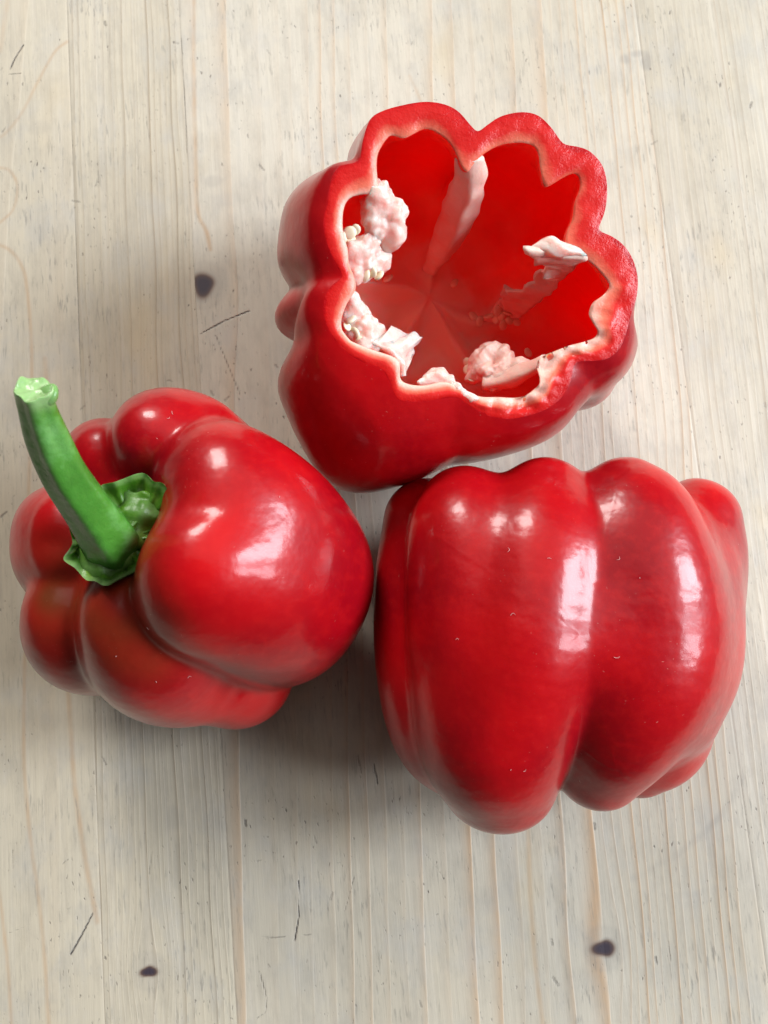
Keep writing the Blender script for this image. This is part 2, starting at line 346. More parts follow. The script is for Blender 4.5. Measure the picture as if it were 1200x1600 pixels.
def seg_dist(U, V, pts):
    d = np.full(U.shape, 1e9)
    for (a, b) in zip(pts[:-1], pts[1:]):
        ab = b - a; L = ab @ ab + 1e-9
        t = np.clip(((U - a[0]) * ab[0] + (V - a[1]) * ab[1]) / L, 0, 1)
        d = np.minimum(d, np.hypot(U - a[0] - t * ab[0], V - a[1] - t * ab[1]))
    return d
V_LO, V_HI = -190.0, 190.0
def plank(u0, u1, lines, slope, mat, gap=0.02, bow=0.0, fine=True, knots=(), name='plank'):
    """one board of the glued top between u0 and u1 (mm across); lines = positions of its growth lines"""
    a, b = u0 + gap, u1 - gap
    us = np.arange(a, b, 0.5) if fine else np.linspace(a, b, 12)
    us = np.append(us[us < b - 0.2], b) if fine else us
    vs = np.concatenate([np.linspace(-620, V_LO, 16, endpoint=False), np.arange(V_LO, V_HI, 0.55), np.linspace(V_HI, 520, 14)]) if fine else np.linspace(-620, 520, 40)
    U, V = np.meshgrid(us, vs); nu, nv = len(us), len(vs)
    q = np.stack([U.ravel() * .001, V.ravel() * .001 * 0.12, np.full(U.size, u0 * .01)], 1)
    w_ = U - slope * V + 1.5 * wob(q, 0.016, 3).reshape(U.shape) + 0.45 * wob(q * np.array([1, 4, 1]), 0.012, 6).reshape(U.shape)
    w_ = w_ - bow * (V / 150) ** 2
    knot = np.zeros_like(U); stain = np.zeros_like(U)
    for (kx, ky, ru, rv, hal) in knots:
        ku, kv = uv(kx, ky); du, dv = U - ku, V - kv
        rho = (du / (hal * .9)) ** 2 + (dv / (hal * 2.2)) ** 2
        kc = ku - slope * kv - bow * (kv / 150) ** 2
        w_ = kc + (w_ - kc) * (1 - 0.9 * np.exp(-rho))
        e = np.hypot(du / ru, dv / rv) * (1 + 0.10 * np.sin(3 * np.arctan2(dv, du) + kx))
        knot = np.maximum(knot, 0.93 * sstep(1.4, 0.62, e) * (0.93 + 0.07 * np.sin(e * 7)))
        h = np.hypot(du / hal, dv / hal)
        stain = np.maximum(stain, 0.20 * sstep(1.0, 0.55, h)); stain = np.maximum(stain, 0.16 * np.exp(-((h - .80) / .13) ** 2)); stain = np.maximum(stain, .50 * sstep(2.0, 0.9, e))
    lines = np.asarray(lines, dtype=float)
    g = np.interp(w_, lines, np.arange(len(lines), dtype=float))
    mark = np.zeros_like(U); stroke = np.zeros_like(U)
    if fine:
        n2 = wob(np.stack([U.ravel(), V.ravel(), 0 * U.ravel()], 1) * .001, 0.004, 5).reshape(U.shape)
        for pts, wd, st in SCR:
            p = np.array([uv(*x) for x in pts]); 
            if p[:, 0].max() < a - 3 or p[:, 0].min() > b + 3: continue
            d = seg_dist(U, V, p) + 0.08 * n2
            mark = np.maximum(mark, st * sstep(wd * .5 + .35, wd * .5 - .2, d))
        for px, py, rx, ry, st, _ in STAINS:
            c = uv(px, py); e = np.hypot((U - c[0]) / rx, (V - c[1]) / ry) + 0.25 * n2
            stain = np.maximum(stain, st * sstep(1.2, 0.5, e))
        for pts, wd, st in ARCS:
            p = catmull([uv(*x) for x in pts], 8); d = seg_dist(U, V, p)
            stain = np.maximum(stain, st * (0.7 + 0.5 * n2) * sstep(wd, 0.2, d))
        for pts, wd, st in YEL:
            p = catmull([uv(*x) for x in pts], 8)
            if p[:, 0].max() < a - 3 or p[:, 0].min() > b + 3: continue
            d = seg_dist(U, V, p); stroke = np.maximum(stroke, st * (0.85 + 0.2 * n2) * sstep(wd, 0.15, d))
        # rub the joint edges dark here and there
        for ed in ((a, b) if b - a < 60 else (a,)):
            q2 = np.stack([V.ravel() * .001, 0 * V.ravel() + ed * .01, 0 * V.ravel()], 1)
            mark = np.maximum(mark, np.clip(0.05 + 0.5 * wob(q2, 0.03, 2).reshape(U.shape), 0, 0.5) * sstep(0.55, 0.05, np.abs(U - ed)))
    um = 0.5 * (u0 + u1)
    edge_r = np.minimum(U - a, b - U)
    Z = -0.00008 * sstep(0.6, 0, edge_r) + 0.00003 * np.sin(w_ * .4)
    top = np.stack([(U.ravel() - um) * .001, V.ravel() * .001, Z.ravel()], 1)
    i = np.arange(nu * nv).reshape(nv, nu)
    f = np.stack([i[:-1, :-1], i[:-1, 1:], i[1:, 1:], i[1:, :-1]], -1).reshape(-1, 4)
    nb = nu * nv; T = -0.026
    x0, x1, y0, y1 = (a - um) * .001, (b - um) * .001, vs[0] * .001, vs[-1] * .001
    verts = np.vstack([top, [[x0, y0, T], [x1, y0, T], [x1, y1, T], [x0, y1, T]]])
    faces = f.tolist() + [[nb + 3, nb + 2, nb + 1, nb],
        [nb, nb + 1] + i[0, ::-1].tolist(), [nb + 2, nb + 3] + i[-1, :].tolist(),
        [nb + 3, nb] + i[:, 0].tolist(), [nb + 1, nb + 2] + i[::-1, -1].tolist()]
    pad = lambda x: np.append(x.ravel(), [0, 0, 0, 0])
    me = bpy.data.meshes.new('plank')
    me.from_pydata(verts.tolist(), [], faces); me.update()
    me.materials.append(mat)
    for k, x in (('grain', g), ('mark', mark), ('stain', stain), ('knot', knot), ('stroke', stroke)):
        at = me.attributes.new(k, 'FLOAT', 'POINT'); at.data.foreach_set('value', pad(x).astype(np.float32))
    o = bpy.data.objects.new('plank', me); COL.objects.link(o); o.parent = TABLE
    c = UD * um * .001
    o.location = (c[0], c[1], 0); o.rotation_euler = (0, 0, math.atan2(UD[1], UD[0]))
    return o
TABLE = thing('wooden_table', 'pale worn pine table top of glued planks under the red peppers', 'table', (0, 0, 0))
T_COOL = ((0.495, 0.435, 0.335), (0.60, 0.545, 0.45))
T_WARM = ((0.49, 0.425, 0.315), (0.585, 0.52, 0.405))
W_LEFT = make_wood('pine_left', 1, (0.50, 0.35, 0.22), 0.5, 0.6, T_WARM)
W_FINE = make_wood('pine_fine', 2, (0.40, 0.315, 0.22), 1.5, 0.9, T_WARM)
W_WIDE = make_wood('pine_wide', 3, (0.50, 0.335, 0.205), 1.6, 0.6, T_COOL)
W_EVEN = make_wood('pine_even', 4, (0.45, 0.36, 0.26), 1.2, 0.9, T_COOL)
def lines(lo, hi, sp, jit, seed):
    r = np.random.default_rng(seed); out = [lo]
    while out[-1] < hi: out.append(out[-1] + sp * (1 + jit * r.uniform(-1, 1)))
    return out
plank(JA - 34, JA, lines(JA - 70, JA + 40, 14, .4, 1), 0.05, W_LEFT, bow=3)
plank(JA, JB, lines(JA - 30, JB + 30, 1.75, .45, 2), 0.01, W_FINE, knots=KN[1:2])
# the wide board: traced line positions at the top of the picture, then closer lines to the right
wl = [uv(x, 0)[0] - 0.045 * uv(x, 0)[1] for x in (262, 303, 355, 405, 437, 455, 482, 503, 527, 552, 577, 600, 632, 668, 700, 728, 760, 795, 840, 852, 866, 878, 893, 905, 917, 930, 941, 953, 966, 978, 990, 1003, 1015, 1030)]
wl = [wl[0] - 30, wl[0] - 14] + wl + [wl[-1] + 8, wl[-1] + 16, wl[-1] + 30]
plank(JB, JC, wl, 0.045, W_WIDE, knots=[KN[0], KN[2]])
plank(JC, JC + 72.2, lines(JC - 30, JC + 110, 2.3, .4, 5), 0.02, W_EVEN)
u = JA - 34
for k in range(4):
    plank(u - 90, u, lines(u - 130, u + 40, 5 + k, .5, 20 + k), 0.02, (W_WIDE, W_FINE, W_EVEN, W_LEFT)[k], fine=False); u -= 90
u = JC + 72
for k in range(3):
    plank(u, u + 95, lines(u - 40, u + 140, 4 + k, .5, 30 + k), 0.02, (W_WIDE, W_FINE, W_EVEN)[k], fine=False); u += 95

# ------------------------------------------------------------------ lobed pepper bodies
def ch(*pts, n=9):
    """a lobe: control balls (px, py, z mm, radius mm) -> dense row of balls in metres"""
    q = [np.append(P(a, b, z), r * .001) for a, b, z, r in pts]
    return catmull(q, n)
def seg_field(p, segs):
    """distance from points p to a row of tapered balls joined up; segs = a, ab, ab2, ra, dr"""
    a, ab, ab2, ra, dr, own = segs
    dot = p @ ab.T - (a * ab).sum(1)[None]
    pa2 = (p * p).sum(1)[:, None] - 2 * p @ a.T + (a * a).sum(1)[None]
    t = np.clip(dot / ab2[None], 0, 1)
    return np.sqrt(np.maximum(pa2 - 2 * t * dot + t * t * ab2[None], 0)) - (ra[None] + t * dr[None])
def smin(d, k):
    m = d.min(0); return m - k * np.log(np.exp(-(d - m) / k).sum(0))
def lobe_field(p, groups, core, kin, kout, kcore):
    segs, owners = groups
    d = seg_field(p, segs)
    per = np.array([d[:, segs[5] == c].min(1) for c in range(len(owners))])
    own = np.array(owners)
    f = smin(np.array([smin(per[own == g], kin) for g in range(own.max() + 1)]), kout)
    dc = (np.sqrt(((p[:, None] - core[None, :, :3]) ** 2).sum(2)) - core[:, 3]).min(1)
    return smin(np.array([f, dc]), kcore)
def prep(groups):
    A, B, own, owners = [], [], [], []
    for g, grp in enumerate(groups):
        for c in grp:
            if len(c) == 1: c = np.vstack([c, c + np.array([1e-6, 0, 0, 0])])
            A.append(c[:-1]); B.append(c[1:]); own += [len(owners)] * (len(c) - 1); owners.append(g)
    A, B = np.vstack(A), np.vstack(B); ab = B[:, :3] - A[:, :3]
    return (A[:, :3], ab, (ab ** 2).sum(1) + 1e-14, A[:, 3], B[:, 3] - A[:, 3], np.array(own)), owners
def lobed_body(groups, core, centre, kin=.004, kout=.0011, kcore=.003, sub=7, amp=.0004, seed=1, tmin=.004, relax=14, dents=()):
    bm = bmesh.new(); bmesh.ops.create_icosphere(bm, subdivisions=sub, radius=1)
    d = np.array([v.co[:] for v in bm.verts]); d /= np.linalg.norm(d, axis=1)[:, None]
    faces = [[v.index for v in f.verts] for f in bm.faces]; ed = np.array([[e.verts[0].index, e.verts[1].index] for e in bm.edges]); bm.free()
    groups = prep(groups)
    t = np.full(len(d), 0.085); act = np.arange(len(d))
    for it in range(60):
        p = centre + d[act] * t[act, None]
        f = lobe_field(p, groups, core, kin, kout, kcore)
        t[act] = np.maximum(t[act] - 0.95 * f, tmin)
        act = act[(np.abs(f) > 3e-6) & (t[act] > tmin * 1.01)]
        if len(act) == 0: break
    for dp, sg, dep in dents:
        q = dp - centre; L_ = np.linalg.norm(q); q = q / L_
        t = t - dep * np.exp(-((1 - d @ q) * 2 * L_ ** 2) / sg ** 2)
    deg = np.bincount(ed.ravel(), minlength=len(t)).astype(float)
    for _ in range(relax):                                  # even out the joints between balls
        a_ = np.bincount(ed[:, 0], t[ed[:, 1]], len(t)) + np.bincount(ed[:, 1], t[ed[:, 0]], len(t))
        t = 0.4 * t + 0.6 * a_ / deg
        a_ = np.bincount(ed[:, 0], t[ed[:, 1]], len(t)) + np.bincount(ed[:, 1], t[ed[:, 0]], len(t))
        t = t - 0.63 * (a_ / deg - t) * 0.97                # and back, so that nothing shrinks
    t = t + amp * wob(centre + d * 0.04, 0.02, seed)
    return centre + d * t[:, None], faces
def subsurf(o, n=1):
    m = o.modifiers.new('smooth', 'SUBSURF'); m.levels = n; m.render_levels = n
def drop(v):
    """let a body rest on the table"""
    v[:, 2] -= v[:, 2].min() - 0.0001; return v

# ---- whole pepper with the stem, standing, leaning to the left
L = [
    [ch((332, 752, 63, 10), (370, 770, 62, 14), (428, 826, 54, 17), (468, 895, 40, 17.5), (430, 930, 22, 17)),
     ch((309, 892, 71, 10), (340, 896, 65, 15.5), (400, 920, 52, 21), (430, 950, 34, 20), (400, 940, 20, 16)),
     ch((334, 738, 60, 10), (366, 788, 64, 10.5), (354, 842, 68, 10.2), (312, 892, 71, 9.8), (296, 934, 66, 10))],
    [ch((188, 945, 58, 9), (215, 975, 56, 14), (250, 1010, 46, 18), (300, 1030, 30, 17), (350, 1000, 18, 14))],
    [ch((350, 1035, 28, 16), (372, 1048, 23, 15), (370, 1000, 18, 14))],
    [ch((104, 938, 50, 9), (111, 963, 49, 12), (140, 990, 40, 15), (205, 990, 24, 15))],
    [ch((100, 815, 54, 7), (88, 816, 46, 9), (125, 850, 30, 14)), ch((100, 872, 54, 7), (84, 878, 46, 8.5), (125, 880, 30, 14))],
    [ch((160, 712, 52, 8.5), (166, 722, 46, 11), (210, 790, 30, 16))],
    [ch((240, 685, 58, 10), (256, 692, 52, 13), (300, 770, 34, 20)), ch((310, 700, 52, 11), (330, 740, 40, 14), (360, 820, 28, 20))],
]
core = np.array([np.append(P(a, b, z), r * .001) for a, b, z, r in ((215, 850, 42, 19), (260, 870, 36, 25), (330, 900, 26, 22))])
v, f = lobed_body(L, core, P(255, 870, 34), seed=1)
def press(v, path, sg, dep):
    """press a fold into the skin along a row of photograph pixels"""
    q = catmull([(a, b, d) for a, b, d in path], 6)
    for px, py, k in q:
        d_ = ray(px, py) / np.linalg.norm(ray(px, py)); r_ = v - CAM; al = r_ @ d_; off = np.linalg.norm(r_ - al[:, None] * d_, axis=1)
        n_ = np.where(off < .0016)[0]; c_ = v[n_[np.argmin(al[n_])]]
        v = v + (np.exp(-((v - c_) ** 2).sum(1) / sg ** 2) * dep * k)[:, None] * (d_ * .8 + np.array([0, 0, -.4]))
    return v
v = press(v, [(266, 796, 1), (295, 790, 1), (325, 782, .7), (352, 772, .3)], .0034, .00010)
v = press(v, [(40, 846, .5), (62, 845, 1), (85, 845, .7)], .0032, .00011)
v = press(v, [(470, 760, .2), (430, 800, .8), (380, 815, .7), (345, 818, .3)], .0055, .00007)
print('left pepper z', v[:, 2].min(), v[:, 2].max())
v = drop(v)
WHOLE = thing('bell_pepper', 'whole red bell pepper with a curved green stem', 'bell pepper', P(300, 890, 0), 'red bell peppers on the table')
un = np.zeros(len(v))
for cx, cy, cz, rad, am in ((200, 945, 66, .019, 1.0), (95, 935, 60, .017, .85), (140, 1000, 50, .020, .55)):
    un = np.maximum(un, .78 * am * (1 + .35 * wob(v, .006, 3)) * np.clip(1.25 - np.linalg.norm(v - P(cx, cy, cz), axis=1) / rad, 0, 1) ** 1.1)
WHOLE_B = mesh_obj('body', v, f, SKIN, WHOLE, attrs={'unripe': un}); subsurf(WHOLE_B)

# ---- whole pepper lying on its side
R = [
    [ch((724, 794, 43, 11.5), (727, 850, 47, 14.5), (732, 1000, 48, 15), (752, 1150, 44, 15), (764, 1212, 36, 12)),
     ch((852, 778, 46, 10.5), (844, 850, 52, 13.5), (826, 1000, 54, 15), (797, 1130, 47, 15.5), (797, 1216, 38, 11.8))],
    [ch((982, 784, 46, 11.5), (988, 850, 45.5, 18.5), (996, 1000, 43.5, 22), (974, 1120, 44, 15.5), (939, 1193, 36, 11.6)),
     ch((905, 940, 48, 12), (908, 985, 50.5, 13.5), (904, 1020, 47, 11)),
     ch((1072, 850, 34, 12), (1069, 900, 35, 14.5), (1066, 1020, 36, 15), (1040, 1100, 36, 14))],
    [ch((1092, 814, 30, 12), (1092, 880, 30, 13), (1078, 1000, 29, 13))],
    [ch((1030, 1060, 30, 14), (1030, 1140, 28, 14), (1000, 1182, 24, 11))],
    [ch((668, 814, 32, 12), (655, 910, 32, 12), (660, 1050, 34, 12), (692, 1145, 30, 13), (735, 1190, 24, 11))],
    [ch((800, 870, 20, 16), (800, 1000, 20, 18), (830, 1090, 22, 15))],
    [ch((960, 880, 20, 16), (960, 1000, 20, 18), (950, 1080, 20, 15))],
]
core = np.array([np.append(P(a, b, z), r * .001) for a, b, z, r in ((868, 900, 38, 24), (868, 960, 38, 25), (868, 1005, 38, 23), (866, 1045, 34, 15))])
v, f = lobed_body(R, core, P(868, 990, 38), kin=.003, seed=4)
print('right pepper z', v[:, 2].min(), v[:, 2].max())
v = drop(v)
LYING = thing('bell_pepper', 'whole glossy red bell pepper lying on its side, stem out of sight', 'bell pepper', P(870, 1000, 0), 'red bell peppers on the table')
LYING_B = mesh_obj('body', v, f, SKIN, LYING, attrs={'unripe': np.zeros(len(v))}); subsurf(LYING_B)

# ------------------------------------------------------------------ stem and calyx
def stem():
    pts = [(186, 862, 58, 6.2), (181, 858, 63, 6.0), (171, 841, 69, 5.9), (143, 801, 77, 5.0), (104, 744, 86, 4.5), (77, 686, 94, 4.15), (60, 638, 101, 3.45), (53, 607, 105, 3.4)]
    q = catmull([np.append(P(a, b, z), r * .001) for a, b, z, r in pts], 9)
    n = len(q); m = 30; V = []; pale = []
    T = np.gradient(q[:, :3], axis=0); T /= np.linalg.norm(T, axis=1)[:, None]
    e = np.array([1.0, 0, 0]); 
    for i in range(n):
        e = e - T[i] * (e @ T[i]); e /= np.linalg.norm(e); b = np.cross(T[i], e)
        s = i / (n - 1)
        for j in range(m):
            a = 2 * math.pi * j / m
            rr = q[i, 3] * (1 + 0.085 * math.cos(5 * a + 1.4 * s) + 0.04 * math.sin(2 * a + 3 * s) + .015 * math.sin(11 * a + 9 * s))
            off = 0.0
            if i >= n - 3:                                # torn tip: two teeth
                off = (0.0011 * max(0, math.cos(2 * a + .6)) + .0005 * math.sin(5 * a + 1) + .0003 * math.sin(11 * a)) * (i - n + 4) / 3; rr *= 1 + .05 * math.sin(3 * a + 2) * (i - n + 4) / 3
            V.append(q[i, :3] + rr * (math.cos(a) * e + math.sin(a) * b) + T[i] * off)
            pale.append(float(sstep(0.86, 1.0, s)) * 0.85)
    F = []
    for i in range(n - 1):
        for j in range(m):
            F.append([i * m + j, i * m + (j + 1) % m, (i + 1) * m + (j + 1) % m, (i + 1) * m + j])
    k0 = len(V)                                            # sunken cut face
    for r_ in (0.78, 0.4):
        for j in range(m):
            a = 2 * math.pi * j / m; dd = math.cos(a) * e + math.sin(a) * b
            V.append(q[-1, :3] + dd * q[-1, 3] * r_ + T[-1] * (.0002 * math.sin(3 * a + 4 * r_) - .0004)); pale.append(.95 - .25 * r_ * (j % 3 == 0))
    prev = (n - 1) * m
    for rI in range(2):
        cur = k0 + rI * m
        for j in range(m): F.append([prev + j, prev + (j + 1) % m, cur + (j + 1) % m, cur + j])
        prev = cur
    V.append(q[-1, :3] - T[-1] * .0005); pale.append(1.0)
    for j in range(m): F.append([prev + j, prev + (j + 1) % m, len(V) - 1])
    o = mesh_obj('stem', V, F, STEM, WHOLE, attrs={'pale': pale}); subsurf(o)
    # ledge: the torn collar on the right of the tip
    c = P(77, 619, 103.6)
    bm = bmesh.new(); bmesh.ops.create_icosphere(bm, subdivisions=4, radius=1)
    vv = np.array([x.co[:] for x in bm.verts]); ff = [[x.index for x in fc.verts] for fc in bm.faces]; bm.free()
    ax = T[-1]; side = P(90, 612, 104) - P(70, 622, 104); side /= np.linalg.norm(side); th = np.cross(ax, side)
    pp = np.sign(vv) * np.abs(vv) ** 0.8
    pts_ = c + pp[:, :1] * side * .0019 + pp[:, 1:2] * ax * .0016 + pp[:, 2:] * th * .0020
    pts_ = pts_ + (vv * (0.0003 * wob(pts_, .003, 2))[:, None])
    lo = mesh_obj('torn_edge', pts_, ff, STEM, o, attrs={'pale': np.full(len(pts_), .45)}, loc=o.matrix_world.translation if False else (0, 0, 0))
    lo.parent = o; lo.location = -(Vector(WHOLE.location) + Vector(o.location))
    return q
STEMQ = stem()

def calyx():
    out = [(160, 757), (190, 750), (221, 738), (240, 752), (257, 757), (267, 780), (264, 812), (255, 832), (240, 850), (226, 872), (208, 893), (188, 903), (165, 915), (148, 908), (134, 906), (118, 888), (99, 873), (112, 850), (108, 820), (125, 800), (140, 778)]
    c0 = np.array([190, 838.0])
    o = np.array(out, float); o = catmull(np.vstack([o, o[:1]]), 7)[:-1]
    n = len(o); rows = 16; V = []; pale = []
    for k in range(rows + 1):
        s = k / rows
        for j in range(n):
            p = c0 + (o[j] - c0) * s
            z = 68.2 - 2.2 * s + 2.6 * sstep(0.72, 1.05, s) + 2.2 * sstep(.5, .1, s)
            a = math.atan2(o[j][1] - c0[1], o[j][0] - c0[0])
            z += 1.2 * s * math.sin(7 * a + 1) + 0.7 * math.sin(19 * a + 9 * s) * s + 1.0 * sstep(.8, 1, s)
            V.append(P(p[0], p[1], z)); pale.append(0.55 * float(sstep(.86, 1.0, s)))
    V = np.array(V)
    V[:, 2] += 0.0009 * wob(V, .0040, 4) * np.repeat(np.linspace(0.3, 1, rows + 1), n)
    top = len(V)
    V2 = V.copy(); V2[:, 2] -= .0011
    A = np.vstack([V, V2]); F = []
    for k in range(rows):
        for j in range(n):
            q = [k * n + j, (k + 1) * n + j, (k + 1) * n + (j + 1) % n, k * n + (j + 1) % n]
            F.append(q[::-1]); F.append([x + top for x in q])
    for j in range(n):
        a, b = rows * n + j, rows * n + (j + 1) % n; F.append([a, b, b + top, a + top][::-1])
    cal = mesh_obj('calyx', A, F, CALYX, WHOLE, attrs={'pale': np.array(pale + pale)})
    # warts between the stem foot and the calyx edge
    bm = bmesh.new(); bmesh.ops.create_icosphere(bm, subdivisions=3, radius=1)
    vv = np.array([x.co[:] for x in bm.verts]); ff = [[x.index for x in fc.verts] for fc in bm.faces]; bm.free()
    for blobs in ([(203, 812, 66.5, 3.6), (212, 800, 66.5, 2.8), (222, 806, 67, 2.4), (214, 786, 67, 2.0), (204, 790, 67, 2.0), (232, 792, 67, 1.7), (240, 808, 67, 1.9), (231, 822, 67, 2.1), (216, 828, 67, 2.8), (242, 828, 67, 1.3), (226, 776, 67, 1.3), (220, 848, 67, 1.8), (246, 796, 67, 1.2), (198, 778, 67, 1.5), (236, 780, 67, 1.1), (230, 840, 67, 1.4), (224, 792, 68, 1.3)],
                  [(150, 874, 67, 2.6), (136, 868, 67, 1.7), (140, 886, 67, 1.5), (160, 888, 67, 1.9), (182, 888, 67, 1.7), (172, 896, 67, 1.2), (126, 860, 67, 1.4), (196, 878, 67, 1.5), (150, 896, 67, 1.1), (128, 878, 67, 1.1), (206, 866, 67, 1.3)]):
        q = [np.append(P(a, b, z), r * .001)[None] for a, b, z, r in blobs]
        cen = np.mean([x[0, :3] for x in q], 0) - np.array([0, 0, .001])
        vv, ff = lobed_body([[x] for x in q], np.array([np.append(cen, .001)]), cen, kout=.0005, kcore=.0008, sub=6, amp=.0002, tmin=.0005, relax=0)
        vv[:, 2] += .0007 * wob(vv, .0028, 3) - .0006
        b = mesh_obj('calyx_bump', vv, ff, CALYX, cal, attrs={'pale': np.clip(.12 + .25 * wob(vv, .004, 6), 0, 1)}, loc=(0, 0, 0))
        b.parent = cal; b.location = -(Vector(WHOLE.location) + Vector(cal.location))
calyx()

# ------------------------------------------------------------------ cut pepper
def zp(x, y): return (400 + x / 1.9355, 140 + y / 1.9355)
RIM_OUT = [(668, 140), (700, 115), (740, 90), (800, 78), (850, 88), (890, 125), (925, 172), (960, 180), (1000, 192), (1035, 225), (1053, 265), (1058, 320), (1050, 380), (1032, 432), (1065, 447), (1105, 475), (1135, 520), (1150, 580), (1145, 640), (1128, 690), (1112, 750), (1090, 795), (1050, 822), (1000, 825), (962, 832), (950, 880), (925, 930), (880, 968), (820, 990), (760, 1000), (700, 990), (645, 962), (600, 935), (500, 948), (430, 943), (405, 890), (380, 850), (330, 832), (285, 808), (245, 770), (215, 720), (205, 670), (212, 625), (238, 590), (262, 575), (240, 530), (215, 470), (205, 410), (215, 350), (224, 300), (237, 260), (262, 237), (312, 225), (322, 170), (345, 100), (385, 74), (440, 58), (510, 47), (570, 55), (612, 77), (642, 112)]
RIM_IN = [(655, 240), (690, 205), (740, 172), (800, 165), (845, 190), (858, 260), (880, 303), (935, 264), (972, 260), (980, 300), (960, 350), (955, 400), (938, 440), (940, 480), (1000, 520), (1045, 570), (1068, 600), (1048, 628), (1012, 650), (1003, 690), (1028, 742), (990, 765), (930, 785), (875, 802), (850, 840), (860, 880), (848, 905), (800, 930), (740, 938), (690, 933), (640, 908), (580, 893), (500, 890), (436, 884), (430, 835), (380, 800), (320, 775), (275, 755), (258, 710), (275, 650), (297, 615), (300, 565), (280, 520), (265, 460), (265, 380), (285, 335), (320, 320), (362, 310), (370, 250), (375, 200), (405, 140), (440, 152), (485, 135), (515, 127), (560, 148), (600, 190), (618, 240), (640, 262)]
CR = P(741, 419, 66); CN = np.array([0.13, -0.27, 0.95]); CN /= np.linalg.norm(CN)
E1 = RIGHT - CN * (RIGHT @ CN); E1 /= np.linalg.norm(E1); E2 = np.cross(CN, E1)
CL = 0.0665
NPH = 420
PH = np.linspace(0, 2 * math.pi, NPH, endpoint=False)
BODY_OUT = [(340, 105), (385, 74), (440, 58), (510, 47), (570, 55), (612, 77), (642, 112), (668, 140), (700, 115), (740, 90), (800, 78), (850, 88), (885, 120), (925, 170), (935, 180), (980, 185), (1020, 205), (1050, 260), (1058, 320), (1050, 370), (1035, 430), (1060, 445), (1110, 475), (1140, 520), (1155, 570), (1168, 620), (1165, 680), (1150, 740), (1120, 810), (1080, 880), (1030, 940), (960, 990), (915, 1005), (870, 1040), (800, 1075), (700, 1110), (640, 1130), (560, 1160), (470, 1185), (420, 1198), (330, 1213), (280, 1210), (220, 1190), (170, 1140), (120, 1060), (85, 980), (60, 920), (58, 860), (75, 820), (85, 800), (60, 760), (45, 710), (48, 660), (70, 610), (65, 540), (72, 470), (85, 380), (110, 330), (150, 290), (200, 255), (240, 240), (255, 215), (290, 160)]
def polar(trace, depth=0.0):
    c = CR - CN * depth
    p = np.array([on_plane(*zp(*q), c, CN) - c for q in trace]); x, y = p @ E1, p @ E2
    d = catmull(np.vstack([np.stack([x, y], 1), [[x[0], y[0]]]]), 8)[:-1]
    a = np.arctan2(d[:, 1], d[:, 0]) % (2 * math.pi); r = np.hypot(d[:, 0], d[:, 1]); k = np.argsort(a); a, r = a[k], r[k]
    rr = np.interp(PH, np.concatenate([a - 2 * math.pi, a, a + 2 * math.pi]), np.tile(r, 3))
    ker = np.array([1, 2, 3, 2, 1.]); ker /= ker.sum()
    return np.convolve(np.concatenate([rr[-2:], rr, rr[:2]]), ker, 'valid')
def blur(r, n):
    k = np.hanning(2 * n + 3)[1:-1]; k /= k.sum(); h = len(k) // 2
    return np.convolve(np.concatenate([r[-h:], r, r[:h]]), k, 'valid')
RO, RI = polar(RIM_OUT), polar(RIM_IN)
RI = RI + 0.0007 * wob(np.stack([np.cos(PH), np.sin(PH), 0 * PH], 1) * .035, .006, 4)
RI = np.minimum(RI, RO - 0.0028)
RB = polar(BODY_OUT, 0.5 * CL)                              # the body half way down
print('rim', (RO[::35] * 1000).round(1), 'body', (RB[::35] * 1000).round(1))
FRONT = sstep(-.5, .2, np.cos(PH - math.radians(241)))
RB = np.minimum(RB, RO * 1.06 + 0.03 * FRONT)
RB = blur(RB, 3)
RO_S = blur(RO, 26); RS = blur(RO, 60); BS = blur(RB, 60)
LOB = np.clip((BS - RB) / .004, 0, 1)                       # 1 in the furrows
def ang(zx, zy, depth=0.0):
    c = CR - CN * depth; p = on_plane(*zp(zx, zy), c, CN) - c
    return math.atan2(p @ E2, p @ E1)
FURROWS = [(ang(262, 575), ang(72, 612, .5 * CL), .10, 3.0), (ang(262, 575), ang(82, 805, .5 * CL), .11, 5.0), (ang(312, 225), ang(243, 238, .5 * CL), .10, 4.0),
           (ang(962, 832), ang(915, 1005, .5 * CL), .10, 4.0), (ang(1000, 828), ang(1085, 880, .5 * CL), .12, 2.0), (ang(640, 962), ang(560, 1160, .5 * CL), .13, 2.2)]
FURROWS = [(a, b + 2 * math.pi * round((a - b) / (2 * math.pi)), c, d) for a, b, c, d in FURROWS]
def r_out(s):
    k = math.sin(math.pi / 2 * min(s / .45, 1)) ** 0.5
    k = FRONT * k + (1 - FRONT) * min(s / .5, 1)
    rim = RO + (RO_S - RO) * FRONT * sstep(0, .16, s)
    r = rim + (RB - rim) * k
    for a0, a1, wd, dp in FURROWS:
        a = a0 + (a1 - a0) * min(s / .5, 1)
        dd = (PH - a + math.pi) % (2 * math.pi) - math.pi
        r = r - dp * .001 * sstep(0, .25, s) * np.exp(-np.abs(dd / wd) ** 1.4)
    low = sstep(.55, 1, s)
    r = r - 0.003 * LOB * low
    cap = max(0.0, 1 - max(0, (s - .45) / .55) ** 2.6) ** (1 / 2.1)
    return np.maximum(r * cap, 0)
TH0 = RO - RI
RIB_S = blur(RB, 22)
def r_in(s):
    k = sstep(0, .22, s)
    t = TH0 * (1 - k) + k * 0.0052
    smooth = sstep(.02, .3, s); flat = sstep(.6, .9, s)
    ro = r_out(s * .985); ro = ro + (np.minimum(blur(ro, 16), ro + .001) - ro) * smooth; ro = ro + (blur(ro, 60) - ro) * flat
    return np.maximum(ro - t, 0.0002)
